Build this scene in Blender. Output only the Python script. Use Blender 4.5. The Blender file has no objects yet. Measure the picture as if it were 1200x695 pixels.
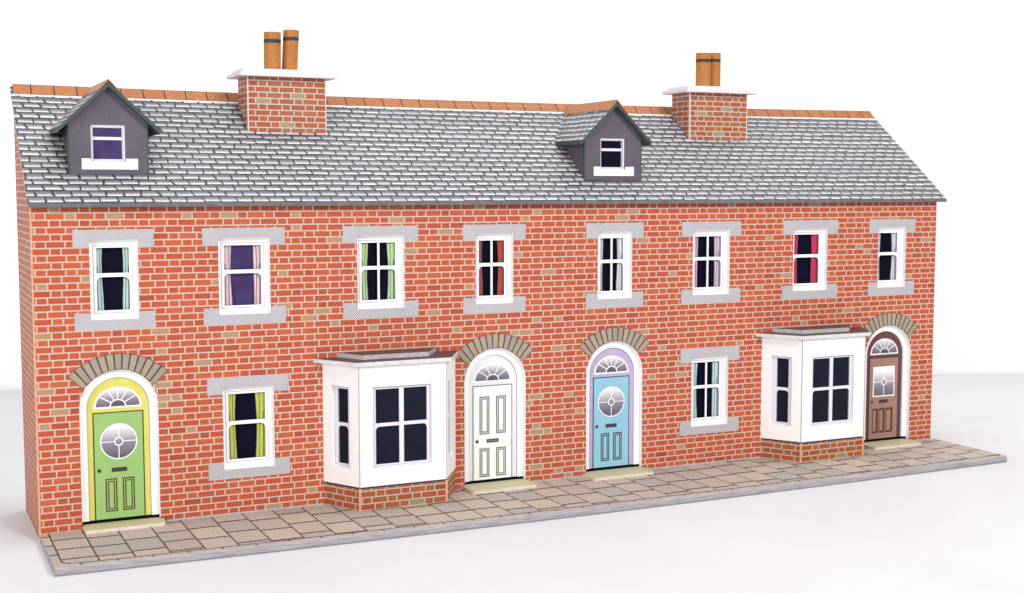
import bpy, math, random
from mathutils import Vector
from mathutils.geometry import tessellate_polygon
random.seed(7)
S = 0.00075                      # metres per model unit: the terrace is 300 mm long
sc = bpy.context.scene
col = sc.collection

# ------------------------------------------------------------------ camera
cam = bpy.data.objects.new('camera', bpy.data.cameras.new('camera'))
col.objects.link(cam)
cam.location = (-44.154*S, -470.449*S, 119.274*S)
cam.rotation_euler = (1.487641, -0.000224, -0.444642)
cam.data.sensor_width = 36.0
cam.data.lens = 1539.18/1200*36.0
cam.data.clip_start = 0.01
cam.data.clip_end = 50
sc.camera = cam

# ------------------------------------------------------------------ light
sc.view_settings.view_transform = 'Standard'
sc.view_settings.look = 'None'
sc.view_settings.exposure = 0.0
sc.view_settings.gamma = 1.0
w = bpy.data.worlds.new('World'); sc.world = w; w.use_nodes = True
w.node_tree.nodes['Background'].inputs[0].default_value = (0.97, 0.98, 1.0, 1)
w.node_tree.nodes['Background'].inputs[1].default_value = 0.34

def area(name, loc, target, size, energy, colr=(1, 1, 1)):
    l = bpy.data.lights.new(name, 'AREA'); l.shape = 'RECTANGLE'
    l.size, l.size_y = size; l.energy = energy; l.color = colr
    o = bpy.data.objects.new(name, l); col.objects.link(o)
    o.location = loc
    o.rotation_euler = (Vector(target)-Vector(loc)).to_track_quat('-Z', 'Y').to_euler()
    return o
area('key_softbox', (0.30, -0.80, 0.50), (0.15, 0.0, 0.06), (0.22, 0.22), 5.4, (1.0, 0.985, 0.96))
area('fill_softbox', (-0.55, -0.55, 0.24), (0.08, 0.0, 0.04), (0.5, 0.4), 4.0, (1.0, 0.97, 0.97))
area('backdrop_fill', (0.16, 0.0, 0.75), (0.20, 0.30, 0.25), (0.9, 0.2), 3.0)  # unseen light added to brighten the backdrop

# ------------------------------------------------------------------ node helpers
class NT:
    def __init__(s, name, rough=0.6, spec=0.3):
        s.m = bpy.data.materials.new(name); s.m.use_nodes = True
        s.t = s.m.node_tree; s.b = s.t.nodes['Principled BSDF']
        s.b.inputs['Roughness'].default_value = rough
        s.b.inputs['Specular IOR Level'].default_value = spec
    def n(s, typ, **kw):
        x = s.t.nodes.new(typ)
        for k, v in kw.items(): setattr(x, k, v)
        return x
    def put(s, sock, v):
        if isinstance(v, (int, float)): sock.default_value = v
        elif isinstance(v, tuple): sock.default_value = v if len(v) == 4 or sock.type != 'RGBA' else (*v, 1)
        else: s.t.links.new(v, sock)
    def M(s, op, a, b=0.0, c=0.0):
        x = s.n('ShaderNodeMath', operation=op)
        s.put(x.inputs[0], a); s.put(x.inputs[1], b); s.put(x.inputs[2], c)
        return x.outputs[0]
    def mix(s, f, a, b, mode='MIX'):
        x = s.n('ShaderNodeMix', data_type='RGBA', blend_type=mode)
        s.put(x.inputs[0], f); s.put(x.inputs[6], a); s.put(x.inputs[7], b)
        return x.outputs[2]
    def xyz(s, x=0.0, y=0.0, z=0.0):
        c = s.n('ShaderNodeCombineXYZ')
        for i, v in enumerate((x, y, z)): s.put(c.inputs[i], v)
        return c.outputs[0]
    def uv(s):
        u = s.n('ShaderNodeUVMap'); q = s.n('ShaderNodeSeparateXYZ')
        s.t.links.new(u.outputs[0], q.inputs[0]); s.uvv = u.outputs[0]
        return q.outputs[0], q.outputs[1]
    def rnd(s, *v):
        x = s.n('ShaderNodeTexWhiteNoise', noise_dimensions='3D'); s.put(x.inputs[0], s.xyz(*v))
        return x.outputs[0]
    def noise(s, scale, detail=2.0, vec=None, rough=0.5):
        x = s.n('ShaderNodeTexNoise'); x.inputs['Scale'].default_value = scale
        x.inputs['Detail'].default_value = detail; x.inputs['Roughness'].default_value = rough
        if vec is None: vec = s.obj()
        s.t.links.new(vec, x.inputs['Vector']); return x.outputs[0]
    def obj(s):
        c = s.n('ShaderNodeTexCoord'); v = s.n('ShaderNodeVectorMath', operation='SCALE')
        s.t.links.new(c.outputs['Object'], v.inputs[0]); v.inputs['Scale'].default_value = 1/S
        return v.outputs[0]
    def ramp(s, f, stops):
        x = s.n('ShaderNodeValToRGB'); e = x.color_ramp.elements
        while len(e) < len(stops): e.new(0.5)
        for i, (p, c) in enumerate(stops): e[i].position = p; e[i].color = (*c, 1)
        s.put(x.inputs[0], f); return x.outputs[0]
    def sstep(s, x, a, b):
        m = s.n('ShaderNodeMapRange', interpolation_type='SMOOTHSTEP')
        s.put(m.inputs[0], x); m.inputs[1].default_value = a; m.inputs[2].default_value = b
        return m.outputs[0]
    def out(s, c, bump=None, strength=0.2, dist=0.2):
        s.put(s.b.inputs['Base Color'], c)
        if bump is not None:
            x = s.n('ShaderNodeBump'); x.inputs['Strength'].default_value = strength
            x.inputs['Distance'].default_value = dist*S
            s.put(x.inputs['Height'], bump); s.t.links.new(x.outputs[0], s.b.inputs['Normal'])
        return s.m

def paper(name, c, var=0.08, scale=1.2, rough=0.6, dots=0.0, bump=0.15, spec=0.3):
    """printed card: fine grain, slow uneven inking and a halftone screen"""
    k = NT(name, rough, spec)
    g = k.noise(scale, 3.0); h = k.noise(0.06, 2.0)
    f = k.M('ADD', k.M('MULTIPLY', k.M('SUBTRACT', g, 0.5), var*2.4), k.M('MULTIPLY', k.M('SUBTRACT', h, 0.5), var*1.2))
    if dots:
        u, v = k.uv()
        d = k.M('MULTIPLY', k.M('SINE', k.M('MULTIPLY', u, 7.2)), k.M('SINE', k.M('MULTIPLY', v, 7.2)))
        f = k.M('ADD', f, k.M('MULTIPLY', d, dots))
    f = k.M('ADD', f, 1.0)
    cc = k.n('ShaderNodeVectorMath', operation='SCALE'); cc.inputs[0].default_value = c
    k.put(cc.inputs['Scale'], f)
    return k.out(cc.outputs[0], g, bump)

def brick_mat(name, tint=(1, 1, 1), seed=0.0):
    k = NT(name, 0.55, 0.25)
    u, v = k.uv()
    H, P, F = 2.40, 9.9, 0.635
    vr = k.M('DIVIDE', v, H); row = k.M('FLOOR', vr); fv = k.M('SUBTRACT', vr, row)
    jit = k.M('MULTIPLY', k.rnd(row, seed, 3.0), 0.05)
    uu = k.M('ADD', k.M('ADD', k.M('DIVIDE', u, P), k.M('MULTIPLY', k.M('MODULO', k.M('ADD', row, 40.0), 2.0), 0.5)), jit)
    cell = k.M('FLOOR', uu); f = k.M('SUBTRACT', uu, cell)
    hd = k.M('GREATER_THAN', f, F)
    xl = k.M('MULTIPLY', k.M('SUBTRACT', f, k.M('MULTIPLY', hd, F)), P)
    wd = k.M('ADD', F*P, k.M('MULTIPLY', hd, (1-2*F)*P))
    ex = k.M('MINIMUM', xl, k.M('SUBTRACT', wd, xl))
    ey = k.M('MULTIPLY', k.M('MINIMUM', fv, k.M('SUBTRACT', 1.0, fv)), H)
    edge = k.M('MINIMUM', ex, ey)
    wob = k.M('MULTIPLY', k.M('SUBTRACT', k.noise(2.2, 1.0, k.uvv), 0.5), 0.22)
    mort = k.M('SUBTRACT', 1.0, k.sstep(k.M('ADD', edge, wob), 0.10, 0.34))
    r1 = k.rnd(cell, row, k.M('ADD', hd, seed)); r2 = k.rnd(cell, row, k.M('ADD', hd, seed+7.3))
    c = k.ramp(r1, [(0.0, (0.31, 0.044, 0.020)), (0.08, (0.40, 0.060, 0.026)), (0.7, (0.44, 0.074, 0.029)), (1.0, (0.47, 0.098, 0.037))])
    buff = k.M('GREATER_THAN', r2, 0.96)
    c = k.mix(buff, c, (0.36, 0.25, 0.15))
    fine = k.noise(2.4, 3.0, k.uvv, 0.8)
    c = k.mix(k.M('MULTIPLY', k.sstep(fine, 0.48, 0.72), 0.60), c, (0.64, 0.20, 0.07))
    c = k.mix(k.M('MULTIPLY', k.sstep(fine, 0.50, 0.30), 0.60), c, (0.24, 0.03, 0.018))
    # printed halftone screen
    dots = k.M('MULTIPLY', k.M('SINE', k.M('MULTIPLY', u, 9.3)), k.M('SINE', k.M('MULTIPLY', v, 9.3)))
    mc = k.mix(k.sstep(dots, -0.5, 0.5), (0.74, 0.69, 0.62), (0.37, 0.23, 0.165))
    c = k.mix(k.M('MULTIPLY', k.sstep(dots, 0.0, 0.9), 0.30), c, (0.62, 0.19, 0.075))
    c = k.mix(mort, c, mc)
    c = k.mix(1.0, c, tint, 'MULTIPLY')
    return k.out(c, k.noise(1.4, 3.0), 0.12)

def slate_mat(name, H=3.24, W=5.9, seed=0.0):
    k = NT(name, 0.5, 0.3)
    u, v = k.uv()
    wv = k.n('ShaderNodeTexNoise', noise_dimensions='1D'); wv.inputs['Scale'].default_value = 0.32; k.put(wv.inputs['W'], v)
    vr = k.M('DIVIDE', k.M('ADD', v, k.M('MULTIPLY', k.M('SUBTRACT', wv.outputs[0], 0.5), 0.9)), H); row = k.M('FLOOR', vr); fv = k.M('SUBTRACT', vr, row)
    jit = k.M('ADD', k.M('MULTIPLY', k.rnd(row, seed, 1.0), 0.22), k.M('MULTIPLY', fv, 0.10))
    uu = k.M('ADD', k.M('ADD', k.M('DIVIDE', u, W), k.M('MULTIPLY', k.M('MODULO', k.M('ADD', row, 40.0), 2.0), 0.5)), jit)
    cell0 = k.M('FLOOR', uu)
    uu = k.M('ADD', uu, k.M('MULTIPLY', k.M('SUBTRACT', k.noise(0.35, 0.0, k.uvv), 0.5), 0.25))
    cell = k.M('FLOOR', uu); f = k.M('SUBTRACT', uu, cell)
    r = k.rnd(cell, row, seed)
    streak = k.n('ShaderNodeMapping'); streak.inputs['Scale'].default_value = (0.5, 2.2, 1)
    k.t.links.new(k.uvv, streak.inputs[0])
    g = k.noise(1.6, 3.0, streak.outputs[0], 0.7)
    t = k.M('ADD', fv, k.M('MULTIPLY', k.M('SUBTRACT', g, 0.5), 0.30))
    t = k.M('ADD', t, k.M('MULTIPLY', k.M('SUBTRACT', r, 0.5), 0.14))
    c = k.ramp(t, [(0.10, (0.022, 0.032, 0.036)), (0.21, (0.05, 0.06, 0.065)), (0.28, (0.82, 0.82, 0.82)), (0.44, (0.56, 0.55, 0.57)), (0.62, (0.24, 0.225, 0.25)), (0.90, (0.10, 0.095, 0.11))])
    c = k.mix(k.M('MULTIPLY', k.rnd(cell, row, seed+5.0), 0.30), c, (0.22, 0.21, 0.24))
    ex = k.M('MULTIPLY', k.M('MINIMUM', f, k.M('SUBTRACT', 1.0, f)), W)
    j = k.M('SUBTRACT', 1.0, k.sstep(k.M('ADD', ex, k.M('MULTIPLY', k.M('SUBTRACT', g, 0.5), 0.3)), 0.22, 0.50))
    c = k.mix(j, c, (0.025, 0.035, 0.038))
    return k.out(c, k.noise(1.4, 3.0), 0.12)

def paving_mat(name):
    k = NT(name, 0.6, 0.2)
    u, v = k.uv()                                       # u along the wall, v away from it
    P = 11.2
    uu = k.M('DIVIDE', k.M('SUBTRACT', u, 2.75), P); cx = k.M('FLOOR', uu); fx = k.M('SUBTRACT', uu, cx)
    off = k.M('MULTIPLY', k.rnd(cx, 2.0, 5.0), 13.0)
    ln = k.M('ADD', 12.6, k.M('MULTIPLY', k.rnd(cx, 8.0, 1.0), 3.2))
    vv = k.M('DIVIDE', k.M('ADD', v, off), ln); cy = k.M('FLOOR', vv); fy = k.M('SUBTRACT', vv, cy)
    inner = k.M('LESS_THAN', v, 44.5)
    wob = k.M('MULTIPLY', k.M('SUBTRACT', k.noise(0.8, 2.0, k.uvv), 0.5), 0.35)
    ex = k.M('MULTIPLY', k.M('MINIMUM', fx, k.M('SUBTRACT', 1.0, fx)), P)
    ey = k.M('MULTIPLY', k.M('MULTIPLY', k.M('MINIMUM', fy, k.M('SUBTRACT', 1.0, fy)), ln), 0.42)
    e = k.M('ADD', k.M('MINIMUM', ex, ey), wob)
    line = k.M('SUBTRACT', 1.0, k.sstep(e, 0.12, 0.42))
    r = k.rnd(cx, cy, 4.0)
    c = k.ramp(r, [(0.0, (0.40, 0.365, 0.345)), (0.25, (0.43, 0.38, 0.34)), (0.5, (0.49, 0.415, 0.35)), (0.75, (0.53, 0.455, 0.36)), (1.0, (0.52, 0.42, 0.365))])
    g = k.noise(1.1, 4.0, k.uvv, 0.75)
    c = k.mix(k.sstep(g, 0.35, 0.68), k.mix(0.32, c, (0.12, 0.09, 0.08)), k.mix(0.25, c, (0.62, 0.56, 0.46)))
    # rounded corner of the kerb line at the near end
    ca = k.M('MULTIPLY', k.M('LESS_THAN', u, 7.0), k.M('GREATER_THAN', v, 40.3))
    cd = k.M('SQRT', k.M('ADD', k.M('POWER', k.M('SUBTRACT', 7.0, u), 2.0), k.M('POWER', k.M('SUBTRACT', v, 40.3), 2.0)))
    cl = k.M('MULTIPLY', ca, k.M('SUBTRACT', 1.0, k.sstep(k.M('ABSOLUTE', k.M('SUBTRACT', cd, 4.25)), 0.2, 0.6)))
    line = k.M('MULTIPLY', line, k.M('SUBTRACT', 1.0, ca))
    c = k.mix(k.M('MAXIMUM', line, cl), c, (0.085, 0.028, 0.035))
    # kerb strip at the front
    kl = k.M('SUBTRACT', 1.0, k.sstep(k.M('ABSOLUTE', k.M('SUBTRACT', v, k.M('ADD', 44.55, wob))), 0.25, 0.75))
    kl = k.M('MULTIPLY', kl, k.M('GREATER_THAN', u, 7.0))
    ku = k.M('DIVIDE', k.M('ADD', u, 3.0), P); kf = k.M('SUBTRACT', ku, k.M('FLOOR', ku))
    kt = k.M('SUBTRACT', 1.0, k.sstep(k.M('MULTIPLY', k.M('MINIMUM', kf, k.M('SUBTRACT', 1.0, kf)), P), 0.2, 0.5))
    kt = k.M('MULTIPLY', kt, k.M('LESS_THAN', v, 46.6))
    kc = k.mix(k.sstep(g, 0.35, 0.65), (0.34, 0.29, 0.27), (0.50, 0.46, 0.41))
    kc = k.mix(kt, kc, (0.12, 0.05, 0.06))
    c = k.mix(inner, kc, c); c = k.mix(kl, c, (0.13, 0.05, 0.055))
    return k.out(c, g, 0.1)

def kerb_mat(name):
    k = NT(name, 0.6, 0.2)
    mp = k.n('ShaderNodeMapping'); mp.inputs['Scale'].default_value = (0.12, 1.0, 2.4)
    k.t.links.new(k.obj(), mp.inputs[0])
    g = k.noise(1.2, 4.0, mp.outputs[0], 0.7)
    c = k.ramp(g, [(0.3, (0.22, 0.205, 0.22)), (0.5, (0.33, 0.315, 0.335)), (0.7, (0.43, 0.415, 0.43))])
    return k.out(c, g, 0.2)

def ridge_mat(name, P=8.1, grain=(0.35, 2.0)):
    k = NT(name, 0.5, 0.3)
    u, v = k.uv()
    f = k.M('FRACT', k.M('DIVIDE', k.M('ADD', u, 2.0), P))
    e = k.M('MULTIPLY', k.M('MINIMUM', f, k.M('SUBTRACT', 1.0, f)), P)
    mp = k.n('ShaderNodeMapping'); mp.inputs['Scale'].default_value = (grain[0], grain[1], 1)
    k.t.links.new(k.uvv, mp.inputs[0])
    g = k.noise(1.3, 4.0, mp.outputs[0], 0.7)
    c = k.ramp(g, [(0.3, (0.22, 0.07, 0.022)), (0.5, (0.38, 0.135, 0.042)), (0.72, (0.54, 0.25, 0.10))])
    c = k.mix(k.M('MULTIPLY', k.rnd(k.M('FLOOR', k.M('DIVIDE', k.M('ADD', u, 2.0), P)), 1.0, 1.0), 0.3), c, (0.28, 0.09, 0.03))
    c = k.mix(k.M('SUBTRACT', 1.0, k.sstep(e, 0.12, 0.38)), c, (0.05, 0.015, 0.008))
    return k.out(c, g, 0.1)

def leaded_mat(name, z0, z1):
    """the door glass is printed: a dotted screen that thins out from dark at the foot to white"""
    k = NT(name, 0.35, 0.4)
    u, v = k.uv()
    t = k.M('DIVIDE', k.M('SUBTRACT', v, z0), z1-z0)
    d = k.M('MULTIPLY', k.M('SINE', k.M('MULTIPLY', u, 8.0)), k.M('SINE', k.M('MULTIPLY', v, 8.0)))
    t = k.M('ADD', t, k.M('MULTIPLY', d, 0.05))
    return k.out(k.ramp(t, [(0.0, (0.10, 0.085, 0.12)), (0.45, (0.24, 0.22, 0.27)), (0.8, (0.62, 0.60, 0.64)), (1.0, (0.88, 0.87, 0.88))]))

def glass_mat(name):
    m = bpy.data.materials.new(name); m.use_nodes = True
    t = m.node_tree; t.nodes.clear()
    o = t.nodes.new('ShaderNodeOutputMaterial'); a = t.nodes.new('ShaderNodeBsdfTransparent')
    a.inputs[0].default_value = (0.92, 0.93, 0.97, 1)
    t.links.new(a.outputs[0], o.inputs[0])
    return m

M = {}
M['brick'] = brick_mat('printed_brick')
M['brick_side'] = brick_mat('printed_brick_side', (0.93, 0.92, 0.82), 11.0)
M['brick_bay'] = brick_mat('printed_brick_bay', (0.80, 0.98, 0.90), 23.0)
M['brick_chimney'] = brick_mat('printed_brick_chimney', (0.85, 1.12, 1.15), 31.0)
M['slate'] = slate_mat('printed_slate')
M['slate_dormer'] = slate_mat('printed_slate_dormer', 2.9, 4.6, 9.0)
M['paving'] = paving_mat('printed_paving')
M['kerb'] = kerb_mat('kerb_card')
M['ridge'] = ridge_mat('ridge_tile')
M['ridge_plain'] = ridge_mat('ridge_tile_plain', 400.0, (0.35, 1.6))
M['white'] = paper('white_card', (0.86, 0.855, 0.86), 0.015, 0.9, 0.55)
M['white_bay'] = paper('white_bay_card', (0.87, 0.85, 0.845), 0.025, 0.35, 0.55)
M['cut'] = paper('cut_card_edge', (0.74, 0.68, 0.62), 0.15, 0.8, 0.8)
M['cut_grey'] = paper('grey_card_edge', (0.42, 0.42, 0.45), 0.3, 0.6, 0.8)
M['cut_orange'] = paper('orange_card_edge', (0.72, 0.32, 0.17), 0.2, 0.6, 0.8)
M['stone'] = paper('printed_stone', (0.42, 0.41, 0.435), 0.26, 2.0, 0.6, dots=0.5)
M['line'] = paper('printed_grey_line', (0.33, 0.31, 0.42), 0.15)
M['dark'] = paper('dark_line', (0.035, 0.03, 0.04), 0.2)
M['eave'] = paper('dark_card_edge', (0.13, 0.13, 0.145), 0.35, 0.5, 0.7)
M['barge'] = paper('green_card_edge', (0.050, 0.068, 0.070), 0.4, 0.5, 0.5)
M['dormer'] = paper('grey_render', (0.105, 0.088, 0.118), 0.50, 2.0, 0.55)
M['bayroof'] = paper('brown_print', (0.095, 0.045, 0.043), 0.45, 1.3, 0.5)
M['step'] = paper('step_stone', (0.52, 0.48, 0.30), 0.14, 1.6)
M['step_edge'] = paper('step_cut_edge', (0.66, 0.60, 0.50), 0.2, 0.8)
M['pot'] = paper('clay_pot', (0.40, 0.155, 0.036), 0.30, 1.0, 0.5)
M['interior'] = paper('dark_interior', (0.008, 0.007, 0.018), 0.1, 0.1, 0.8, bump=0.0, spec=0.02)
M['interior_blue'] = paper('indigo_reflection', (0.062, 0.040, 0.130), 0.6, 0.14, 0.35, bump=0.0, spec=0.15)  # indigo and mottling painted in for the purplish reflection in the panes
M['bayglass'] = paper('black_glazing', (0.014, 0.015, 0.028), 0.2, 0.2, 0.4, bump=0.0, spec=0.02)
M['glass'] = glass_mat('acetate_glazing')
VS = [paper('voussoir', c, 0.16, 1.7, 0.6, dots=0.15) for c in ((0.30, 0.26, 0.20), (0.34, 0.29, 0.21), (0.32, 0.27, 0.22), (0.36, 0.30, 0.21))]

# ------------------------------------------------------------------ mesh builder
class Pl:
    """a local plane: (s, z, d) -> model units, d = outwards"""
    def __init__(s, o, ax, az=(0, 0, 1), n=None):
        s.o = Vector(o); s.ax = Vector(ax).normalized(); s.az = Vector(az).normalized()
        s.n = Vector(n).normalized() if n else s.ax.cross(s.az)
    def __call__(s, a, b, d=0.0): return s.o+s.ax*a+s.az*b+s.n*d

FRONT = Pl((0, 0, 0), (1, 0, 0))          # outward normal = -y

class MB:
    def __init__(s): s.v = []; s.f = []; s.uv = []; s.mi = []
    def face(s, pts, mi=0, uv=None):
        i = len(s.v); s.v += [tuple(p) for p in pts]
        s.f.append(tuple(range(i, i+len(pts)))); s.mi.append(mi)
        s.uv.append(uv or [(p[0], p[2]) for p in pts])
    def slab(s, pl, outer, holes=(), d0=-1.0, d1=0.0, mi=0, mside=None, mhole=None, back=True, uvf=None):
        mside = mi if mside is None else mside; mhole = mside if mhole is None else mhole
        loops = [outer]+list(holes)
        flat = [p for l in loops for p in l]
        uvf = uvf or (lambda a, b: (a, b))
        tris = tessellate_polygon([[Vector((p[0], p[1], 0)) for p in l] for l in loops])
        for t in tris:
            q = [flat[i] for i in t]
            ar = (q[1][0]-q[0][0])*(q[2][1]-q[0][1])-(q[2][0]-q[0][0])*(q[1][1]-q[0][1])
            if abs(ar) < 1e-7: continue
            if ar < 0: q.reverse()
            s.face([pl(a, b, d1) for a, b in q], mi, [uvf(a, b) for a, b in q])
            if back:
                q.reverse(); s.face([pl(a, b, d0) for a, b in q], mside, [uvf(a, b) for a, b in q])
        for li, l in enumerate(loops):
            ar = sum(l[i][0]*l[(i+1) % len(l)][1]-l[(i+1) % len(l)][0]*l[i][1] for i in range(len(l)))
            ccw = ar > 0
            if li: ccw = not ccw
            for i in range(len(l)):
                a, b = l[i], l[(i+1) % len(l)]
                if not ccw: a, b = b, a
                s.face([pl(*a, d0), pl(*b, d0), pl(*b, d1), pl(*a, d1)], mhole if li else mside,
                       [(a[0], a[1]), (b[0], b[1]), (b[0]+.3, b[1]+.3), (a[0]+.3, a[1]+.3)])
    def box(s, x0, x1, y0, y1, z0, z1, mi=0, mtop=None, faces='xXyYzZ'):
        P = [(x, y, z) for z in (z0, z1) for y in (y0, y1) for x in (x0, x1)]
        F = {'y': (0, 1, 5, 4), 'X': (1, 3, 7, 5), 'Y': (3, 2, 6, 7), 'x': (2, 0, 4, 6), 'Z': (4, 5, 7, 6), 'z': (0, 2, 3, 1)}
        for k in faces:
            q = [P[i] for i in F[k]]
            if k in 'yY': uv = [(p[0], p[2]) for p in q]
            elif k in 'xX': uv = [(p[1], p[2]) for p in q]
            else: uv = [(p[0], p[1]) for p in q]
            s.face(q, mtop if (k == 'Z' and mtop is not None) else mi, uv)
    def build(s, name, mats, parent=None, label=None, origin=(0, 0, 0), smooth=False):
        me = bpy.data.meshes.new(name)
        o3 = Vector(origin)
        me.from_pydata([tuple((Vector(p)-o3)*S) for p in s.v], [], s.f)
        ul = me.uv_layers.new(name='UVMap')
        i = 0
        for uv in s.uv:
            for c in uv: ul.data[i].uv = c; i += 1
        for m in (mats if isinstance(mats, (list, tuple)) else [mats]): me.materials.append(m)
        for p, mi in zip(me.polygons, s.mi): p.material_index = mi; p.use_smooth = smooth
        o = bpy.data.objects.new(name, me); col.objects.link(o)
        if parent is not None:
            o.parent = parent
            po = Vector(parent.get('_o', (0, 0, 0))); o.location = (o3-po)*S
        else: o.location = o3*S
        ORIG[o.name] = o3
        o['_o'] = tuple(o3)
        if label: o['label'] = label
        return o
ORIG = {}

def rect(x0, x1, z0, z1): return [(x0, z0), (x1, z0), (x1, z1), (x0, z1)]
def arch(c, hw, z0, zs, n=28, ry=None):
    ry = hw if ry is None else ry
    return [(c-hw, z0), (c+hw, z0)]+[(c+hw*math.cos(math.pi*i/n), zs+ry*math.sin(math.pi*i/n)) for i in range(n+1)]
def circ(c, z, r, n=36): return [(c+r*math.cos(2*math.pi*i/n), z+r*math.sin(2*math.pi*i/n)) for i in range(n)]
def rtop(x0, x1, z0, z1, r=1.7, left=True, right=True):
    p = [(x0, z0), (x1, z0)]
    if right: p += [(x1-r+r*math.cos(a), z1-r+r*math.sin(a)) for a in [math.pi/2*i/6 for i in range(7)]]
    else: p += [(x1, z1)]
    if left: p += [(x0+r-r*math.sin(a), z1-r+r*math.cos(a)) for a in [math.pi/2*i/6 for i in range(7)]]
    else: p += [(x0, z1)]
    return p

# ------------------------------------------------------------------ the table and the backdrop
T0 = -2.72
tb = MB()
A = Vector((17.6, 363.4, 0)); B = Vector((595.9, 163.2, 0)); dr = (B-A).normalized(); nn = Vector((-dr.y, dr.x, 0))
def P3(v, z): return (v.x, v.y, z)
a0, b0 = A-dr*2500, B+dr*2500
a1, b1 = a0-nn*3500, b0-nn*3500
tb.face([P3(a1, T0), P3(b1, T0), P3(b0, T0), P3(a0, T0)], 0, [(p.x, p.y) for p in (a1, b1, b0, a0)])
tb.face([P3(a1, T0-8), P3(b1, T0-8), P3(b1, T0), P3(a1, T0)], 0)
k = NT('white_table_paper', 0.7, 0.2)
n1 = k.noise(0.012, 2.0); n2 = k.noise(0.9, 4.0, None, 0.75); n3 = k.noise(0.16, 0.0)
c = k.mix(k.sstep(n1, 0.3, 0.7), (0.64, 0.63, 0.65), (0.67, 0.665, 0.68))
c = k.mix(k.M('MULTIPLY', k.sstep(n2, 0.35, 0.65), 0.07), c, (0.62, 0.58, 0.62))
vo = k.n('ShaderNodeTexVoronoi'); vo.inputs['Scale'].default_value = 0.045; k.t.links.new(k.obj(), vo.inputs['Vector'])
spk = k.M('MULTIPLY', k.M('LESS_THAN', vo.outputs['Distance'], 0.013), k.M('GREATER_THAN', k.rnd(0.0, 0.0, 0.0), -1.0))
c = k.mix(k.M('MULTIPLY', spk, 0.6), c, (0.2, 0.18, 0.2))
k.out(c, n2, 0.08)
o = tb.build('table_surface', [k.m]); o['kind'] = 'structure'
bd = MB()
a0, b0 = A-dr*2500+nn*2, B+dr*2500+nn*2
bd.face([P3(a0, T0-60), P3(b0, T0-60), P3(b0, 1800), P3(a0, 1800)], 0)
o = bd.build('backdrop', [paper('white_backdrop', (0.90, 0.90, 0.905), 0.01, 0.02, 0.8)]); o['kind'] = 'structure'

# ------------------------------------------------------------------ the pavement strip
def empty(name, o3, label, cat):
    e = bpy.data.objects.new(name, None); col.objects.link(e); e.location = Vector(o3)*S; e['_o'] = tuple(o3)
    e.empty_display_size = 0.01
    e['label'] = label; e['category'] = cat
    return e
pave = empty('pavement_strip', (200, -24, -2.7), 'low grey card strip printed with brown jointed paving slabs, lying along the foot of the terrace', 'model pavement')
NX = 48; PX1 = 402.9
def yf(x): t = x/PX1; return -(44.6+4.0*4*t*(1-t)*0.98)
pt, kb, bc = MB(), MB(), MB()
for i in range(NX):
    x0, x1 = PX1*i/NX, PX1*(i+1)/NX
    ya, yb = yf(x0), yf(x1)
    def V(x, y): return 48.3*(-y)/(-yf(x))
    b = 0.55
    pt.face([(x0, ya+b, 0), (x1, yb+b, 0), (x1, 0.6, 0), (x0, 0.6, 0)], 0, [(x0, V(x0, ya+b)), (x1, V(x1, yb+b)), (x1, -.6), (x0, -.6)])
    kb.face([(x0, ya, -0.55), (x1, yb, -0.55), (x1, yb+b, 0), (x0, ya+b, 0)], 0)
    kb.face([(x0, ya, -2.2), (x1, yb, -2.2), (x1, yb, -0.55), (x0, ya, -0.55)], 0)
    bc.face([(x0, ya+.25, -2.7), (x1, yb+.25, -2.7), (x1, yb+.25, -2.2), (x0, ya+.25, -2.2)], 0)
    kb.face([(x0, ya+.25, -2.2), (x1, yb+.25, -2.2), (x1, yb, -2.2), (x0, ya, -2.2)], 0)
for x, q in ((0, 0), (PX1, 1)):
    y = yf(x)
    f = [(x, y, -2.7), (x, y, -.55), (x, y+.55, 0), (x, 0.6, 0), (x, 0.6, -2.7)]
    if q: f.reverse()
    kb.face(f, 0, [(p[1], p[2]) for p in f])
kb.face([(0, .6, -2.7), (PX1, .6, -2.7), (PX1, .6, 0), (0, .6, 0)][::-1], 0)
pt.build('paving_slabs', [M['paving']], pave); kb.build('kerb', [M['kerb']], pave)
bc.build('base_card', [paper('base_card_shade', (0.22, 0.22, 0.25), 0.3)], pave)  # card coloured dark to stand in for the contact shadow under the kerb

# ------------------------------------------------------------------ the terrace
ter = empty('model_terrace', (200, 25, -2.7), 'card model of a red brick terrace with arched doors, white bays and slate roof', 'model houses')
D = 50.0; ZB = -2.7
def zu(y): return 112.4+0.787*(y+3.6)      # underside of the roof slab
RT = 1.4
WT = 2.1                                   # thickness of the wall card
NARROW = dict(hw=8.2, lw=13.6); WIDE = dict(hw=9.45, lw=15.1)
WINS = [  # centre, kind, lower?, centre bar, curtain (base colour, name), interior
    (27.0, NARROW, 0, 0, (0.50, 0.70, 0.56), 'pale green', 'interior'),
    (72.7, WIDE, 0, 0, (0.76, 0.52, 0.52), 'pale pink', 'interior_blue'),
    (125.0, WIDE, 0, 1, (0.47, 0.66, 0.30), 'light green', 'interior'),
    (172.4, NARROW, 0, 1, (0.50, 0.065, 0.022), 'rust red', 'interior'),
    (227.1, NARROW, 0, 1, (0.74, 0.78, 0.75), 'white', 'interior'),
    (274.6, WIDE, 0, 1, (0.74, 0.50, 0.58), 'pink', 'interior'),
    (327.2, WIDE, 0, 0, (0.62, 0.03, 0.10), 'crimson', 'interior'),
    (373.8, NARROW, 0, 0, (0.76, 0.80, 0.79), 'white', 'interior'),
    (73.4, WIDE, 1, 0, (0.55, 0.58, 0.08), 'yellow green', 'interior'),
    (274.6, WIDE, 1, 1, (0.55, 0.74, 0.70), 'pale turquoise', 'interior'),
]
DOORS = [27.5, 172.7, 227.3, 373.2]
holes = []
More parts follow.
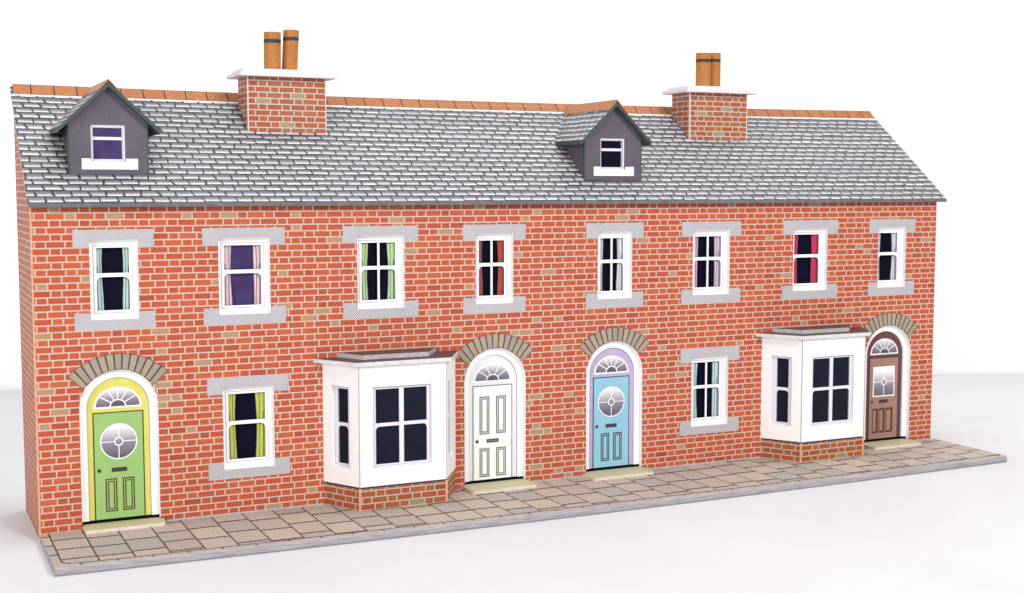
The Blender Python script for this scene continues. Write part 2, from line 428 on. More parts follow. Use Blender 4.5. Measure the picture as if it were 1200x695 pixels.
for cx, kd, low, *_ in WINS:
    z0, z1 = (16.5, 46.9) if low else (73.2, 101.3)
    holes.append(rect(cx-kd['hw'], cx+kd['hw'], z0, z1))
for c_ in DOORS: holes.append(arch(c_, 13.4, 0.05, 42.2))
wl = MB()
wl.slab(FRONT, rect(0, 400, ZB, 114.9), holes, -WT, 0, 0, 1, 2)
side = Pl((0, 0, 0), (0, 1, 0), n=(-1, 0, 0))
sp = [(WT, ZB), (D, ZB), (D, zu(D)), (WT, zu(WT))]
wl.slab(Pl((0, 0, 0), (0, -1, 0), n=(-1, 0, 0)), [(-a, b) for a, b in sp], (), -2.0, 0.0, 3, 1)
wl.slab(Pl((400, 0, 0), (0, 1, 0), n=(1, 0, 0)), sp, (), -2.0, 0.0, 3, 1)
wl.slab(Pl((0, D, 0), (-1, 0, 0), n=(0, 1, 0)), rect(-398, -2, ZB, zu(D)-.2), (), -1.5, 0, 1, 1)
# creased corner where the card is folded
wl.box(-0.06, 0.42, -0.07, 0.3, ZB+.02, 114, 4)
wall = wl.build('wall', [M['brick'], M['cut'], M['white'], M['brick_side'], M['cut_orange']], ter)

# floor beading: pale card edge showing between the bay and the doors
def beading(x0, x1):
    b = MB(); b.box(x0, x1, -0.7, -0.02, 0.02, 0.55)
    return b.build('base_trim', [M['cut_grey']], ter)
for x0, x1 in ((43, 101), (187, 212.5), (241.8, 301), (387, 399)): beading(x0, x1)

def stone(cx, kd, z0, z1, zh, up):
    """lintel or sill with a notch where the window stands in it"""
    a, b = cx-kd['lw'], cx+kd['lw']; l, r = cx-kd['hw'], cx+kd['hw']
    if up: p = [(a, z0), (l, z0), (l, zh), (r, zh), (r, z0), (b, z0), (b, z1), (a, z1)]
    else: p = [(a, z0), (b, z0), (b, z1), (r, z1), (r, zh), (l, zh), (l, z1), (a, z1)]
    m = MB(); m.slab(FRONT, p, (), -0.02, 0.14, 0, 1)
    return m

def wavy(x, side, w, z0, z1, seed):
    rr = random.Random(seed); n = 10; pts = []
    ph = rr.uniform(0, 6); amp = rr.uniform(0.12, 0.3)*w/3
    for i in range(n+1):
        t = i/n; z = z0+(z1-z0)*t
        ww = w*(1.0-0.10*math.sin(t*math.pi)*rr.uniform(.7, 1))+amp*.6*math.sin(ph+t*5)
        pts.append((x+side*ww, z))
    return [(x, z0)]+pts+[(x, z1)]

def sash_window(cx, kd, low, bar, cc, cname, inter, idx):
    z0, z1 = (16.5, 46.9) if low else (73.2, 101.3)
    hw = kd['hw']; H = z1-z0
    o3 = (cx, 0, z0)
    # outer frame card just behind the wall
    fb = MB()
    fb.slab(FRONT, rect(cx-hw-1, cx+hw+1, z0-1, z1+1), [rect(cx-hw+.85, cx+hw-.85, z0+1.3, z1-1.0)], -WT-.75, -WT-.02, 0)
    lab = 'white sash window with %s curtains, %s' % (cname, 'four panes' if bar else 'two panes')
    win = fb.build('window', [M['white']], ter, lab, o3)
    # sash card with the glass cut out
    gl, gr = cx-hw+2.65, cx+hw-2.65
    zr0 = z0+H*0.525; zr1 = zr0+1.35
    gh = []
    zb, zt = z0+3.1, z1-3.1
    if bar:
        gh = [rect(gl, cx-.42, zr1, zt), rect(cx+.42, gr, zr1, zt), rtop(gl, cx-.42, zb, zr0, 1.6, True, False), rtop(cx+.42, gr, zb, zr0, 1.6, False, True)]
    else:
        gh = [rect(gl, gr, zr1, zt), rtop(gl, gr, zb, zr0, 1.8)]
    sb = MB(); sb.slab(FRONT, rect(cx-hw-1, cx+hw+1, z0-1, z1+1), gh, -WT-1.25, -WT-.78, 0, 1, 1)
    # fine printed line round the sash
    sb.slab(FRONT, rect(gl-1.15, gr+1.15, zb-1.0, zt+1.0), [rect(gl-.92, gr+.92, zb-.77, zt+.77)], -WT-.79, -WT-.755, 2, back=False)
    sb.build('sash', [M['white'], M['line'], M['line']], win, None, o3)
    g = MB(); g.slab(FRONT, rect(cx-hw, cx+hw, z0, z1), (), -WT-1.5, -WT-1.42, 0, back=False)
    g.build('glazing', [M['glass']], win, None, o3)
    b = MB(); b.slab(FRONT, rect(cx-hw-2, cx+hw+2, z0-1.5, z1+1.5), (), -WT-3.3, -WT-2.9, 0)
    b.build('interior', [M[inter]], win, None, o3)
    m = paper('curtain_'+cname.replace(' ', '_'), cc, 0.12, 0.5)
    for sd in (-1, 1):
        cb = MB(); w_ = (gr-gl)*random.uniform(0.19, 0.25)
        x = cx+sd*(hw-1.9)
        p = wavy(x, -sd, w_+.8, zb-.6, zt+.6, idx*5+sd)
        cb.slab(FRONT, p, (), -WT-2.3, -WT-2.05, 0)
        # printed folds
        for fo in (0.35, 0.72):
            q = wavy(x, -sd, (w_+.8)*fo, zb-.3, zt*.7+zb*.3 if fo < .5 else zt+.3, idx*7+sd)[1:-1]
            line = [(a, z) for a, z in q]+[(a+.24, z) for a, z in reversed(q)]
            cb.slab(FRONT, line, (), -WT-2.04, -WT-2.0, 1, back=False)
        # dark inner hem
        q = p[1:-1]; hem = [(a, z) for a, z in q]+[(a+sd*.16, z) for a, z in reversed(q)]
        cb.slab(FRONT, hem, (), -WT-2.04, -WT-2.0, 1, back=False)
        cb.build('curtain', [m, M['foldline']], win, cname+' curtain', o3)
    z = (44.3, 50.5, 13.1, 19.1) if low else (98.3, 104.6, 69.7, 75.8)
    stone(cx, kd, z[0], z[1], z1, True).build('lintel', [M['stone'], M['stone']], win, None, o3)
    stone(cx, kd, z[2], z[3], z0, False).build('sill', [M['stone'], M['stone']], win, None, o3)
M['foldline'] = paper('printed_fold', (0.07, 0.09, 0.10), 0.2)
for i, a in enumerate(WINS): sash_window(*a, i)

# ------------------------------------------------------------------ doors
def ring_arch(c, hw0, hw1, zb, zs):
    return arch(c, hw0, zb, zs), arch(c, hw1, zb, zs)
def sector(cx, z, r, a0, a1, ry=None, n=10):
    ry = ry or r
    return [(cx+r*math.cos(a0+(a1-a0)*i/n), z+ry*math.sin(a0+(a1-a0)*i/n)) for i in range(n+1)]
def bar(m, x0, z0, x1, z1, w, d0, d1, mi):
    v = Vector((x1-x0, z1-z0)); v.normalize(); nx, nz = -v.y*w/2, v.x*w/2
    m.slab(FRONT, [(x0+nx, z0+nz), (x0-nx, z0-nz), (x1-nx, z1-nz), (x1+nx, z1+nz)], (), d0, d1, mi, back=False)
def ringp(m, outer, inner, d0, d1, mi): m.slab(FRONT, outer, [inner], d0, d1, mi, back=False)

def front_door(c, sur, leaf, kind, name, mould, hi):
    o3 = (c, 0, 0)
    zb = 2.3
    dl = -WT-.78                                     # face of the surround card
    fr = MB()
    # white arched frame card
    o_, i_ = arch(c, 14.4, zb, 42.2), arch(c, 10.8, zb, 41.9)
    # open at the foot: one outline down both legs
    poly = [(c-14.4, zb), (c-10.8, zb)]+[(c-10.8*math.cos(math.pi*i/28), 41.9+10.8*math.sin(math.pi*i/28)) for i in range(29)]+[(c+10.8, zb), (c+14.4, zb)]+[(c+14.4*math.cos(math.pi*i/28), 42.2+14.4*math.sin(math.pi*i/28)) for i in range(29)]
    fr.slab(FRONT, poly, (), -WT-.75, -WT-.02, 0)
    door = fr.build('front_door', [M['white']], ter, name, o3)
    # coloured surround
    s_ = MB(); s_.slab(FRONT, arch(c, 12.6, zb, 42.5), (), dl-.5, dl, 0)
    # thin grey line of the card edge
    s_.slab(FRONT, arch(c, 10.78, zb, 41.9), [arch(c, 10.6, zb+.01, 41.85)], dl, dl+.05, 1, back=False)
    s_.build('door_surround', [sur, M['line']], door, None, o3)
    bk = MB(); bk.slab(FRONT, rect(c-15, c+15, -2.6, 58), (), dl-1.4, dl-1.0, 0); bk.build('dark_gap', [M['interior']], door, None, o3)
    # fanlight
    fl = MB(); fz = 41.7; fh = 7.5
    lun = [(c-8.3, fz)]+[(c+8.3, fz)]+sector(c, fz, 8.3, 0, math.pi, fh, 24)[1:-1]
    fl.slab(FRONT, lun, (), dl, dl+.10, 0, back=False)
    lun2 = [(c-7.5, fz+.65), (c+7.5, fz+.65)]+sector(c, fz+.65, 7.5, 0, math.pi, fh-1.25, 24)[1:-1]
    fl.slab(FRONT, lun2, (), dl+.10, dl+.13, 1, back=False)
    for a in (35, 64, 90, 116, 145) if kind != 'four' else (38, 68, 112, 142):
        r = math.radians(a); bar(fl, c+2.4*math.cos(r), fz+.6+2.2*math.sin(r), c+7.7*math.cos(r), fz+.6+(fh-1.1)*math.sin(r), .34, dl+.13, dl+.17, 0)
    for rr_, mi in ((2.9, 0), (2.45, 2)):
        fl.slab(FRONT, [(c-rr_, fz+.62), (c+rr_, fz+.62)]+sector(c, fz+.62, rr_, 0, math.pi, rr_*.88, 16)[1:-1], (), dl+.17, dl+.17+(.04 if mi == 0 else .08), mi, back=False)
    fl.build('fanlight', [M['white'], leaded_mat('printed_fanlight', fz, fz+fh), paper('fan_hub', (0.10, 0.09, 0.12), 0.2)], door, None, o3)
    # the leaf
    lf = MB(); lf.slab(FRONT, rect(c-8.75, c+8.75, zb+.05, 40.4), (), dl, dl+.06, 1, back=False)
    lf.slab(FRONT, rect(c-8.3, c+8.3, zb+.05, 40.0), (), dl+.06, dl+.18, 0, back=False)
    lo = lf.build('door_leaf', [leaf, mould], door, None, o3)
    d1 = dl+.18
    def panel(x0, x1, z0, z1):
        p = MB()
        for q, (e, mi) in enumerate(((0, 0), (.48, 1), (.80, 0), (1.25, 2))):
            p.slab(FRONT, rect(c+x0+e, c+x1-e, z0+e, z1-e), (), d1, d1+.04+.03*q, mi, back=False)
        p.build('door_panel', [mould, hi, leaf], door, None, o3)
    def ornate(x0, x1, z0, z1):
        p = MB(); cm = (x0+x1)/2
        p.slab(FRONT, [(c+x0, z0), (c+x1, z0)]+[(c+x1, z1-.6), (c+x1-.7, z1), (c+cm+.4, z1-.1), (c+cm, z1-.5), (c+x0+.7, z1), (c+x0, z1-.6)], (), d1, d1+.04, 0, back=False)
        p.slab(FRONT, rect(c+x0+.25, c+x1-1.15, z0+.8, z1-1.1), (), d1, d1+.08, 1, back=False)
        p.slab(FRONT, rect(c+x0+.6, c+x1-1.3, z0+1.0, z1-1.5), (), d1, d1+.11, 2, back=False)
        p.build('door_panel', [mould, hi, leaf], door, None, o3)
    if kind == 'circle':
        panel(-4.9, -.9, 4.9, 16.7); panel(1.0, 5.1, 4.9, 16.7)
        g = MB(); zc = 29.8
        g.slab(FRONT, circ(c, zc, 6.4), (), d1, d1+.05, 0, back=False)
        g.slab(FRONT, circ(c, zc, 6.0), (), d1+.05, d1+.08, 1, back=False)
        for dx, dz in ((1, 0), (-1, 0), (0, 1), (0, -1)): bar(g, c+dx*1.5, zc+dz*1.5, c+dx*6.1, zc+dz*6.1, .3, d1+.08, d1+.12, 0)
        g.slab(FRONT, circ(c, zc, 1.6), [circ(c, zc, 1.2)], d1+.08, d1+.13, 0, back=False)
        g.build('round_light', [M['white'], leaded_mat('printed_round_glass', zc-5.5, zc+6.2)], door, None, o3)
    elif kind == 'four':
        for x0, x1 in ((-5.8, -1.4), (1.5, 5.9)):
            panel(x0, x1, 20.7, 36.0); panel(x0, x1, 3.4, 15.1)
    else:
        ornate(-6.4, -3.1, 5.0, 16.8); ornate(-2.6, 1.0, 5.0, 16.8); ornate(1.5, 5.6, 5.0, 16.8)
        g = MB(); zc = 29
        g.slab(FRONT, rect(c-6.4, c+6.4, 22.0, 36.1), (), d1, d1+.05, 0, back=False)
        g.slab(FRONT, rect(c-5.8, c+5.8, 22.6, 35.5), (), d1+.05, d1+.08, 1, back=False)
        for dx, dz in ((1, 0), (-1, 0), (0, 1), (0, -1)): bar(g, c+dx*1.5, zc+dz*1.5, c+dx*5.9, zc+dz*6.6, .34, d1+.08, d1+.12, 0)
        g.slab(FRONT, circ(c, zc, 1.7), [circ(c, zc, 1.25)], d1+.08, d1+.13, 0, back=False)
        g.build('square_light', [M['white'], leaded_mat('printed_square_glass', 22, 34)], door, None, o3)
    zl = 17.2 if kind == 'four' else 19.0
    lb = MB(); lb.slab(FRONT, rect(c-2.65, c+2.6, zl, zl+1.5), (), d1, d1+.10, 0, back=False)
    lb.slab(FRONT, rect(c-2.2, c+2.15, zl+.45, zl+1.1), (), d1, d1+.14, 1, back=False)
    lb.build('letterbox', [M['dark'], mould], door, None, o3)
    kn = MB(); kn.slab(FRONT, circ(c-6.85, zl+.75, .66, 16), (), d1, d1+.12, 0, back=False)
    kn.build('door_knob', [M['dark']], door, None, o3)
    # brick arch
    am = MB(); zc = 38.0; R1 = 23.4; lim = 46.6; N = 13
    def rin(t): return max(16.9, 4.2*math.cos(t)+math.sqrt(13.55**2-(4.2*math.sin(t))**2))
    def wedge(t0, t1, e, n=4):
        T = [t0+(t1-t0)*i/n for i in range(n+1)]
        return [(c+(R1-e)*math.sin(t), zc+(R1-e)*math.cos(t)) for t in T]+[(c+(rin(t)+e*.6)*math.sin(t), zc+(rin(t)+e*.6)*math.cos(t)) for t in reversed(T)]
    am.slab(FRONT, wedge(-math.radians(lim), math.radians(lim), 0, 52), (), -.02, .10, 0)
    for i in range(N):
        t0 = math.radians(-lim+2*lim*i/N); t1 = math.radians(-lim+2*lim*(i+1)/N); e = .015
        am.slab(FRONT, wedge(t0+e, t1-e, .22), (), .10, .14, 1+random.randrange(4), back=False)
    am.build('brick_arch', [M['dark2']]+VS, door, None, o3)
M['dark2'] = paper('arch_line', (0.10, 0.055, 0.05), 0.2)
green_l = paper('green_print', (0.28, 0.47, 0.15), 0.05, 1.0)
DK = paper('olive_mould', (0.06, 0.045, 0.02), 0.2)
front_door(27.5, paper('yellow_print', (0.61, 0.58, 0.13), 0.12, 1.2), green_l, 'circle', 'green arched front door in a yellow surround with a round leaded light', DK, paper('green_hi', (0.36, 0.46, 0.16), 0.2))
front_door(172.7, paper('grey_white_print', (0.72, 0.72, 0.76), 0.10, 1.4, dots=.12), paper('white_door_print', (0.86, 0.86, 0.86), 0.02), 'four', 'white four panel arched front door', paper('green_mould', (0.16, 0.20, 0.14), 0.2), paper('white_hi', (0.62, 0.62, 0.66), 0.15))
front_door(227.3, paper('lilac_print', (0.45, 0.37, 0.57), 0.08, 1.0), paper('blue_print', (0.25, 0.50, 0.63), 0.05, 1.0), 'circle', 'light blue arched front door in a lilac surround', paper('teal_mould', (0.03, 0.055, 0.075), 0.2), paper('blue_hi', (0.30, 0.42, 0.50), 0.2))
front_door(373.2, paper('maroon_print', (0.125, 0.045, 0.055), 0.12, 1.0), paper('brown_print_leaf', (0.33, 0.19, 0.145), 0.07, 1.0), 'square', 'brown arched front door with a square leaded light', paper('maroon_mould', (0.09, 0.03, 0.03), 0.2), paper('brown_hi', (0.26, 0.13, 0.10), 0.2))

def step(x0, x1, y0, sk):
    m = MB(); zt = 1.2
    p = [(x0+random.uniform(0, .2), y0), (x1-.5, y0+sk), (x1, y0+sk+.6), (x1+.5, -.03), (x0-.2, -.03)]
    n = len(p)
    m.face([(a, b, zt) for a, b in p], 0, p)
    for i in range(n):
        a, b = p[i], p[(i+1) % n]
        m.face([(a[0], a[1], 0.02), (b[0], b[1], 0.02), (b[0], b[1], zt), (a[0], a[1], zt)], 1)
    # tongue of the step inside the doorway
    q = [(x0+.3, 0.0), (x1-.9, 0.0), (x1-.9, 2.8), (x0+.3, 2.8)]
    m.face([(a, b, zt-.06) for a, b in q], 0, q)
    m.face([(q[0][0], 0, 0.06), (q[1][0], 0, 0.06), (q[1][0], 0, zt-.06), (q[0][0], 0, zt-.06)], 1)
    m.build('door_step', [M['step'], M['step_edge']], ter, None, ((x0+x1)/2, 0, 0))
step(14.3, 41.6, -6.9, .5)
step(158.6, 186.6, -10.2, .5)
step(212.4, 241.4, -10.0, .7)
step(358.4, 386.6, -9.4, .4)

# ------------------------------------------------------------------ bay windows
def bay(lj, fl, fr_, rj, label):
    o3 = ((fl+fr_)/2, 0, 0)
    yb = -16.2
    pts = [(lj, 0.0), (fl, yb), (fr_, yb), (rj, 0.0)]
    ZW0, ZW1 = 8.8, 54.0
    def panel_plane(a, b, off=0.0):
        ax = Vector((b[0]-a[0], b[1]-a[1], 0)); L = ax.length
        pl = Pl((a[0], a[1], 0), ax); return pl, L
    root = None
    body = MB(); base = MB(); seams = []
    wins = []
    for i in range(3):
        pl, L = panel_plane(pts[i], pts[i+1])
        if i == 1: ws = (5.3, L-5.9)
        else: ws = (4.4, L-4.8)
        body.slab(pl, rect(0, L, ZW0, ZW1), [rect(ws[0], ws[1], 15.4, 45.8)], -1.3, 0, 0, 1, 0)
        base.slab(pl, rect(.05, L-.05, 0.02, 8.0), (), -1.5, -.25, 0, 1)
        wins.append((pl, ws, i))
    root = body.build('bay_window', [M['white_bay'], M['line']], ter, label, o3)
    # folded corners: hairline gap strips
    for i in (1, 2):
        x, y = pts[i]; sx = -1 if i == 1 else 1
        base.box(x-.42, x+.42, y-.02, y+.5, .03, 8.3, 2)
        corner = MB(); corner.box(x-.16, x+.16, y-.03, y+.3, ZW0+.05, ZW1-.1, 0); seams.append(corner)
    base.build('brick_base', [M['brick_bay'], M['cut'], M['cut_orange']], root, None, o3)
    for q_ in seams: q_.build('corner_seam', [M['seam']], root, None, o3)
    gp = MB(); ip = [(lj+.5, -.02), (fl+.3, yb+.45), (fr_-.3, yb+.45), (rj-.5, -.02)]
    for i in range(3):
        a, b = ip[i], ip[i+1]; gp.face([(a[0], a[1], 7.9), (b[0], b[1], 7.9), (b[0], b[1], 9.4), (a[0], a[1], 9.4)], 0)
    gp.build('gap_shade_strip', [M['dark']], root, None, o3)  # dark strip put in as the shade beneath the white card
    for pl, ws, i in wins:
        f = MB(); x0, x1 = ws; b_ = 1.5
        zt, zb = 45.8-1.1, 15.4+1.2
        zr0, zr1 = 30.7, 32.0
        if i == 1:
            xm = (x0+x1)/2
            gh = [rect(x0+b_, xm-.9, zr1, zt), rect(xm+.9, x1-b_, zr1, zt), rtop(x0+b_, xm-.9, zb, zr0, 1.5, True, False), rtop(xm+.9, x1-b_, zb, zr0, 1.5, False, True)]
        else:
            gh = [rect(x0+2.2, x1-2.0, zr1, zt), rtop(x0+2.2, x1-2.0, zb, zr0, 1.5)]
        f.slab(pl, rect(x0-.5, x1+.5, 14.9, 46.3), gh, -2.0, -1.32, 0, 1, 1)
        f.slab(pl, rect(x0+.45, x1-.45, 15.9, 45.3), [rect(x0+.58, x1-.58, 16.03, 45.17)], -1.33, -1.28, 1, back=False)
        fo = f.build('bay_sash', [M['sash_grey'], M['line']], root, None, o3)
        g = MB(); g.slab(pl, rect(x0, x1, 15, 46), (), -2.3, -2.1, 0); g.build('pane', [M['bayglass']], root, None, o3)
    # roof slabs
    rp = [(lj-3.6, -.03), (fl-1.7, yb-2.2), (fr_+1.2, yb-2.2), (rj+1.3, -.03)]
    TOP = Pl((0, 0, 0), (1, 0, 0), (0, 1, 0), (0, 0, 1))
    r1 = MB(); r1.slab(TOP, rp, (), 54.05, 55.5, 0, 1)
    ro = r1.build('bay_roof', [M['bayroof'], M['roof_edge']], root, None, o3)
    r2 = MB(); r2.slab(TOP, [(lj+5.6, -.03), (fl+3.0, -11.6), (fr_-5.2, -11.6), (rj-8.2, -.03)], (), 55.55, 57.2, 0, 1)
    r2.build('roof_cap', [M['bayroof'], M['cut_grey']], root, None, o3)
M['seam'] = paper('seam_grey', (0.45, 0.40, 0.48), .2)  # grey of the thin strips along the bay corners
M['sash_grey'] = paper('pale_sash', (0.70, 0.70, 0.78), 0.05, 0.8)
M['roof_edge'] = paper('pale_roof_edge', (0.60, 0.60, 0.62), 0.25, 0.5, 0.7)
bay(101.5, 110.3, 144.8, 155.4, 'white splayed bay window beside the white door')
bay(301.8, 311.3, 345.5, 355.8, 'white splayed bay window beside the brown door')

# ------------------------------------------------------------------ roof
ang = math.atan(0.787); SL = 1/math.cos(ang)
XL, XR = -1.06, 402.6
def sag(x): t = (x-XL)/(XR-XL); return -1.15*4*t*(1-t)
rf = MB(); NXR = 40; y0, y1 = -3.6, D+.3
for i in range(NXR):
    xa = XL+(XR-XL)*i/NXR; xb = XL+(XR-XL)*(i+1)/NXR
    sa, sb_ = sag(xa), sag(xb)
    L = (y1-y0)*SL
    yt = y0-.0
    rf.face([(xa, y0, zu(y0)+RT), (xb, y0, zu(y0)+RT), (xb, y1, zu(y1)+RT+sb_), (xa, y1, zu(y1)+RT+sa)], 0, [(xa, 0), (xb, 0), (xb, L), (xa, L)])
    rf.face([(xa, y0, zu(y0)), (xb, y0, zu(y0)), (xb, y0, zu(y0)+RT), (xa, y0, zu(y0)+RT)], 1)
    rf.face([(xb, y0, zu(y0)), (xa, y0, zu(y0)), (xa, y1, zu(y1)+sa), (xb, y1, zu(y1)+sb_)], 1)
    rf.face([(xb, y1, zu(y1)+sb_), (xa, y1, zu(y1)+sa), (xa, y1, zu(y1)+RT+sa), (xb, y1, zu(y1)+RT+sb_)], 1)
for x in (XL, XR):
    f = [(x, y0, zu(y0)), (x, y0, zu(y0)+RT), (x, y1, zu(y1)+RT), (x, y1, zu(y1))]
    rf.face(f if x == XL else f[::-1], 2)
roof = rf.build('roof', [M['slate'], M['eave'], M['cut_grey']], ter, None, (200, 25, 130))
rd = MB(); rl = MB()
fl_ = 5.2/SL                                              # front flap of the ridge strip, 5.2 down the slope
for i in range(NXR):
    xa = XL+.9+(XR-XL-1.4)*i/NXR; xb = XL+.9+(XR-XL-1.4)*(i+1)/NXR
    def R_(x, y, h): return (x, y, zu(y)+RT+sag(x)*(y-y0)/(y1-y0)+h)
    top = 1.0
    rd.face([R_(xa, y1-fl_, .18), R_(xb, y1-fl_, .18), R_(xb, y1, top), R_(xa, y1, top)], 0, [(xa, 0), (xb, 0), (xb, 5.2), (xa, 5.2)])
    p1, p2 = R_(xa, y1, top), R_(xb, y1, top)
    rd.face([p1, p2, (xb, y1+4, p2[2]-3.4), (xa, y1+4, p1[2]-3.4)], 0, [(xa, 0), (xb, 0), (xb, 5.2), (xa, 5.2)])
    rl.face([R_(xa, y1-fl_-.42, .12), R_(xb, y1-fl_-.42, .12), R_(xb, y1-fl_, .17), R_(xa, y1-fl_, .17)], 0)
rd.build('ridge_tiles', [M['ridge']], roof, None, (200, 50, 155))
rl.build('ridge_cut_edge', [M['white']], roof, None, (200, 50, 155))

# ------------------------------------------------------------------ dormers
def dormer(c, yf_, zbt, hw, apex, tipz, inter, label):
    o3 = (c, yf_, zbt)
    W = 13.6
    dz = apex-tipz; m_ = dz/hw
    zsh = apex-1.4-W*m_                                   # underside of the little roof at the wall
    pl = Pl((0, yf_, 0), (1, 0, 0))
    body = MB()
    zt = apex-1.3
    gl, gr, z0, z1 = c-6.0, c+5.8, zbt+4.6, zbt+17.5
    g_out = [(c-W, zbt), (c+W, zbt), (c+W, zsh), (c, zt), (c-W, zsh)]
    body.slab(pl, g_out, [rect(gl, gr, z0, z1)], -1.3, 0, 0, 1, 0)
    for sx in (-1, 1):
        x = c+sx*W
        yb_ = (zsh-RT-112.4)/0.787-3.6
        tri = [(yf_+.9, zbt-.2), (yb_, zsh+.3), (yf_+.9, zsh+.3)]
        if sx < 0: body.slab(Pl((x+.45, 0, 0), (0, -1, 0), n=(-1, 0, 0)), [(-a, b) for a, b in tri], (), -1, 0, 0)
        else: body.slab(Pl((x-.45, 0, 0), (0, 1, 0), n=(1, 0, 0)), tri, (), -1, 0, 0)
    body.box(c-W-.1, c-W+.45, yf_-.05, yf_+.35, zbt, zsh, 1); body.box(c+W-.4, c+W+.08, yf_-.05, yf_+.35, zbt, zsh, 1)
    body.box(c-W, c+W, yf_-.1, yf_+.3, zbt-.5, zbt+.25, 1)
    root = body.build('dormer', [M['dormer'], M['barge']], ter, label, o3)
    f = MB()
    xm0, xm1 = gl+.95, gr-1.1
    f.slab(pl, rect(gl-.5, gr+.5, z0-.5, z1+.5), [rect(xm0, xm1, z0+.95, z0+7.6), rect(xm0, xm1, z0+8.7, z1-1.1)], -1.9, -1.32, 0, 1, 1)
    f.slab(pl, rect(gl+.02, gr-.02, z0+.02, z1-.02), [rect(xm0-.25, xm1+.25, z0+.7, z1-.85)], -1.3, -.75, 0, 1, 1, back=False)
    f.build('window_frame', [M['sash_grey'], M['line']], root, None, o3)
    g = MB(); g.slab(pl, rect(gl, gr, z0, z1), (), -2.3, -2.0, 0); g.build('pane', [inter], root, None, o3)
    s_ = MB()
    sl = [(c-9.2, zbt+1.9), (c+9.9, zbt+1.9), (c+9.9, zbt+5.7), (gr, zbt+5.7), (gr, z0), (gl, z0), (gl, zbt+5.7), (c-9.2, zbt+5.7)]
    s_.slab(pl, sl, (), 0, .25, 0); s_.build('window_sill', [M['white']], root, None, o3)
    # roof: two slabs running back into the main roof
    r = MB(); yo = yf_-3.3
    th = 1.7
    for sx in (-1, 1):
        def X(t): return c+sx*hw*t
        def Zt(t): return apex-dz*t
        def yback(z): return (z-RT-112.4)/0.787-3.6
        n = 8
        for i in range(n):
            t0, t1 = i/n, (i+1)/n
            ya, yb_ = min(yback(Zt(t0))+.5, D), min(yback(Zt(t1))+.5, D)
            q = [(X(t0), yo, Zt(t0)), (X(t1), yo, Zt(t1)), (X(t1), yb_, Zt(t1)), (X(t0), ya, Zt(t0))]
            sl_ = math.hypot(hw, dz)
            uv = [(q[0][1], -t0*sl_), (q[1][1], -t1*sl_), (q[2][1], -t1*sl_), (q[3][1], -t0*sl_)]
            if sx > 0: q.reverse(); uv.reverse()
            r.face(q[::-1], 0, uv[::-1])
            b = [(x, y, z-th) for x, y, z in q]; r.face(b, 1)
            e = [(X(t0), yo, Zt(t0)-th), (X(t1), yo, Zt(t1)-th), (X(t1), yo, Zt(t1)), (X(t0), yo, Zt(t0))]
            r.face(e if sx > 0 else e[::-1], 1)
        yb_ = yback(Zt(1))+1.5
        e = [(X(1), yo, Zt(1)-th), (X(1), yb_, Zt(1)-th), (X(1), yb_, Zt(1)), (X(1), yo, Zt(1))]
        r.face(e if sx > 0 else e[::-1], 1)
    ro = r.build('dormer_roof', [M['slate_dormer'], M['barge']], root, None, o3)
    q = MB()
    wdt = 3.7
    for sx in (-1, 1):
        e = [(c, yo-.1, apex+.95), (c+sx*wdt, yo-.1, apex+.35-wdt*m_*1.0), (c+sx*wdt, D-4, apex+.35-wdt*m_), (c, D+.1, apex+.95)]
        uv = [(e[0][1], 0), (e[1][1], 4), (e[2][1], 4), (e[3][1], 0)]
        if sx < 0: e.reverse(); uv.reverse()
        q.face(e, 0, uv)
        e = [(c, yo-.1, apex+.95), (c, yo-.1, apex+.35), (c+sx*wdt, yo-.1, apex-.1-wdt*m_), (c+sx*wdt, yo-.1, apex+.35-wdt*m_)]
        if sx < 0: e.reverse()
        q.face(e, 0)
    q.build('dormer_ridge', [M['ridge_plain']], root, None, o3)
dormer(27.5, 9.0, 123.5, 17.4, 155.8, 139.6, M['interior_blue'], 'grey dormer window with purple panes')
dormer(230.0, 7.2, 122.0, 16.6, 154.3, 138.3, M['interior'], 'grey dormer window with black panes')

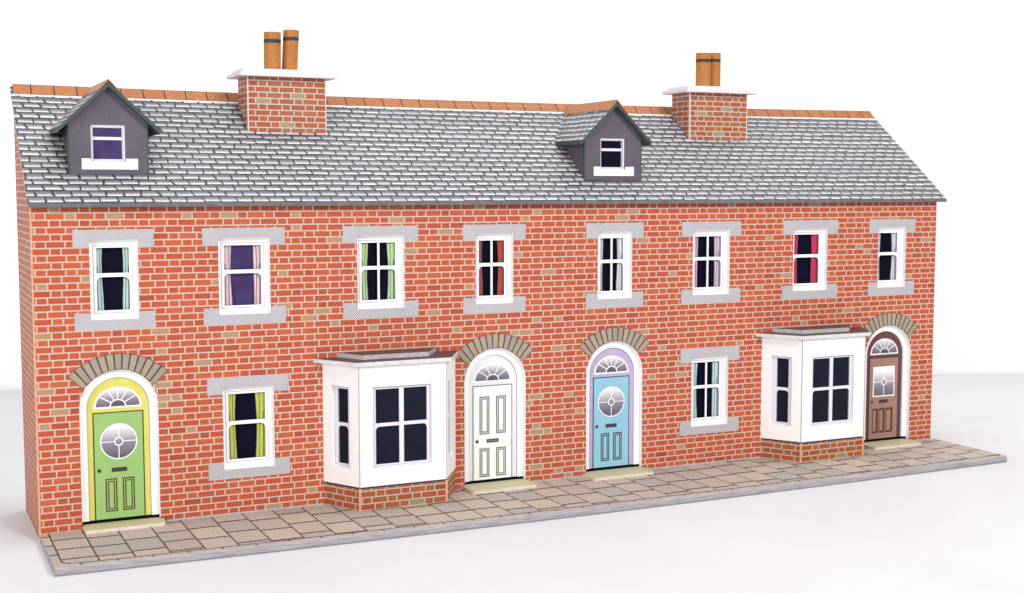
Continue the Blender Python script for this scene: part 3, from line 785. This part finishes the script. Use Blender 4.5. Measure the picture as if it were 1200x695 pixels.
# ------------------------------------------------------------------ chimneys
def chimney(x0, x1, pots, label):
    o3 = ((x0+x1)/2, 38, 140)
    b = MB(); ya, yb = 31.0, 46.0
    b.slab(Pl((0, ya, 0), (1, 0, 0)), rect(x0, x1, 139.3, 161.5), (), -1, 0, 0, 1, uvf=lambda a, b_: ((a-x0+1.5)*1.06, (b_-139.9)*1.07))
    sd = [(ya+1.02, 140.0), (yb, 152), (yb, 161.5), (ya+1.02, 161.5)]
    b.slab(Pl((x0, 0, 0), (0, -1, 0), n=(-1, 0, 0)), [(-p, q) for p, q in sd], (), -1, 0, 0, 1, uvf=lambda a, b_: (a*1.06, (b_-139.9)*1.07))
    b.slab(Pl((x1, 0, 0), (0, 1, 0), n=(1, 0, 0)), sd, (), -1, 0, 0, 1, uvf=lambda a, b_: (a*1.06, (b_-139.9)*1.07))
    b.slab(Pl((0, yb, 0), (-1, 0, 0), n=(0, 1, 0)), rect(-x1+1, -x0-1, 150, 161.5), (), -1, 0, 0, 1)
    b.box(x0-.04, x0+.3, ya-.05, ya+.25, 140.2, 161.4, 2)
    b.box(x1-.25, x1+.03, ya-.05, ya+.25, 140.2, 161.4, 2)
    root = b.build('chimney', [M['brick_chimney'], M['cut'], M['cut']], ter, label, o3)
    TOP = Pl((0, 0, 0), (1, 0, 0), (0, 1, 0), (0, 0, 1))
    def rr(a, b_, c_, d_, r=1.2):
        p = []
        for (x, y, s0) in ((b_-r, d_-r, 0), (a+r, d_-r, 90), (a+r, c_+r, 180), (b_-r, c_+r, 270)):
            p += [(x+r*math.cos(math.radians(s0+t)), y+r*math.sin(math.radians(s0+t))) for t in (0, 30, 60, 90)]
        return p
    c1 = MB(); c1.slab(TOP, rr(x0-3.9, x1+3.9, ya-3.9, yb+3.5), (), 161.5, 162.8, 0, 1)
    c1.slab(TOP, rr(x0-2.1, x1+2.1, ya-2.1, yb+1.8), (), 162.9, 164.4, 0, 1)
    c1.build('chimney_cap', [M['white'], M['cap_edge']], root, None, o3)
    for px, py, r, h, lean, ln2 in pots:
        p = MB(); N = 28; z0 = 164.1
        lv = [(0, r, 1), (0.5, r, 1), (0.5, r, 0), (h-4.2, r, 0), (h-4.2, r+.03, 1), (h-2.8, r+.03, 1), (h-2.8, r, 0), (h, r, 0), (h, r-.7, 2), (h-3, r-.7, 2)]
        for i in range(N):
            a, a2 = 2*math.pi*i/N, 2*math.pi*(i+1)/N
            for j in range(len(lv)-1):
                (h0, r0, m0), (h1, r1_, m1) = lv[j], lv[j+1]
                mm = {0: 1, 1: 0, 2: 0, 3: 1, 4: 1, 5: 1, 6: 0, 7: 2, 8: 3}[j]
                def Q(hh, rr_, an): return (px+lean*hh+rr_*math.cos(an), py+rr_*math.sin(an), z0+hh+ln2*rr_*math.cos(an))
                p.face([Q(h0, r0, a), Q(h0, r0, a2), Q(h1, r1_, a2), Q(h1, r1_, a)], mm, [(a*r, h0), (a2*r, h0), (a2*r, h1), (a*r, h1)])
        p.build('chimney_pot', [M['pot'], M['band'], M['cut_orange'], M['dark']], root, None, (px, py, z0), smooth=True)
M['cap_edge'] = paper('cap_edge', (0.68, 0.66, 0.69), 0.12, 0.7)  # edge colour greyed to imitate the shadow lines of the cap
M['band'] = paper('dark_band', (0.035, 0.035, 0.035), 0.3)
chimney(82.7, 113.8, [(94.0, 36.5, 3.3, 15.0, 0.012, 0), (101.4, 38.5, 3.1, 16.4, 0.055, 0)], 'brick chimney nearest the purple dormer, two leaning pots')
chimney(283.1, 314.0, [(293.2, 36.0, 3.4, 15.6, 0, 0), (300.9, 39.4, 3.4, 16.2, 0.0, 0)], 'brick chimney behind the black paned dormer, two touching pots')
for o in bpy.data.objects:
    if '_o' in o: del o['_o']

sc.render.resolution_x, sc.render.resolution_y = 1024, 593
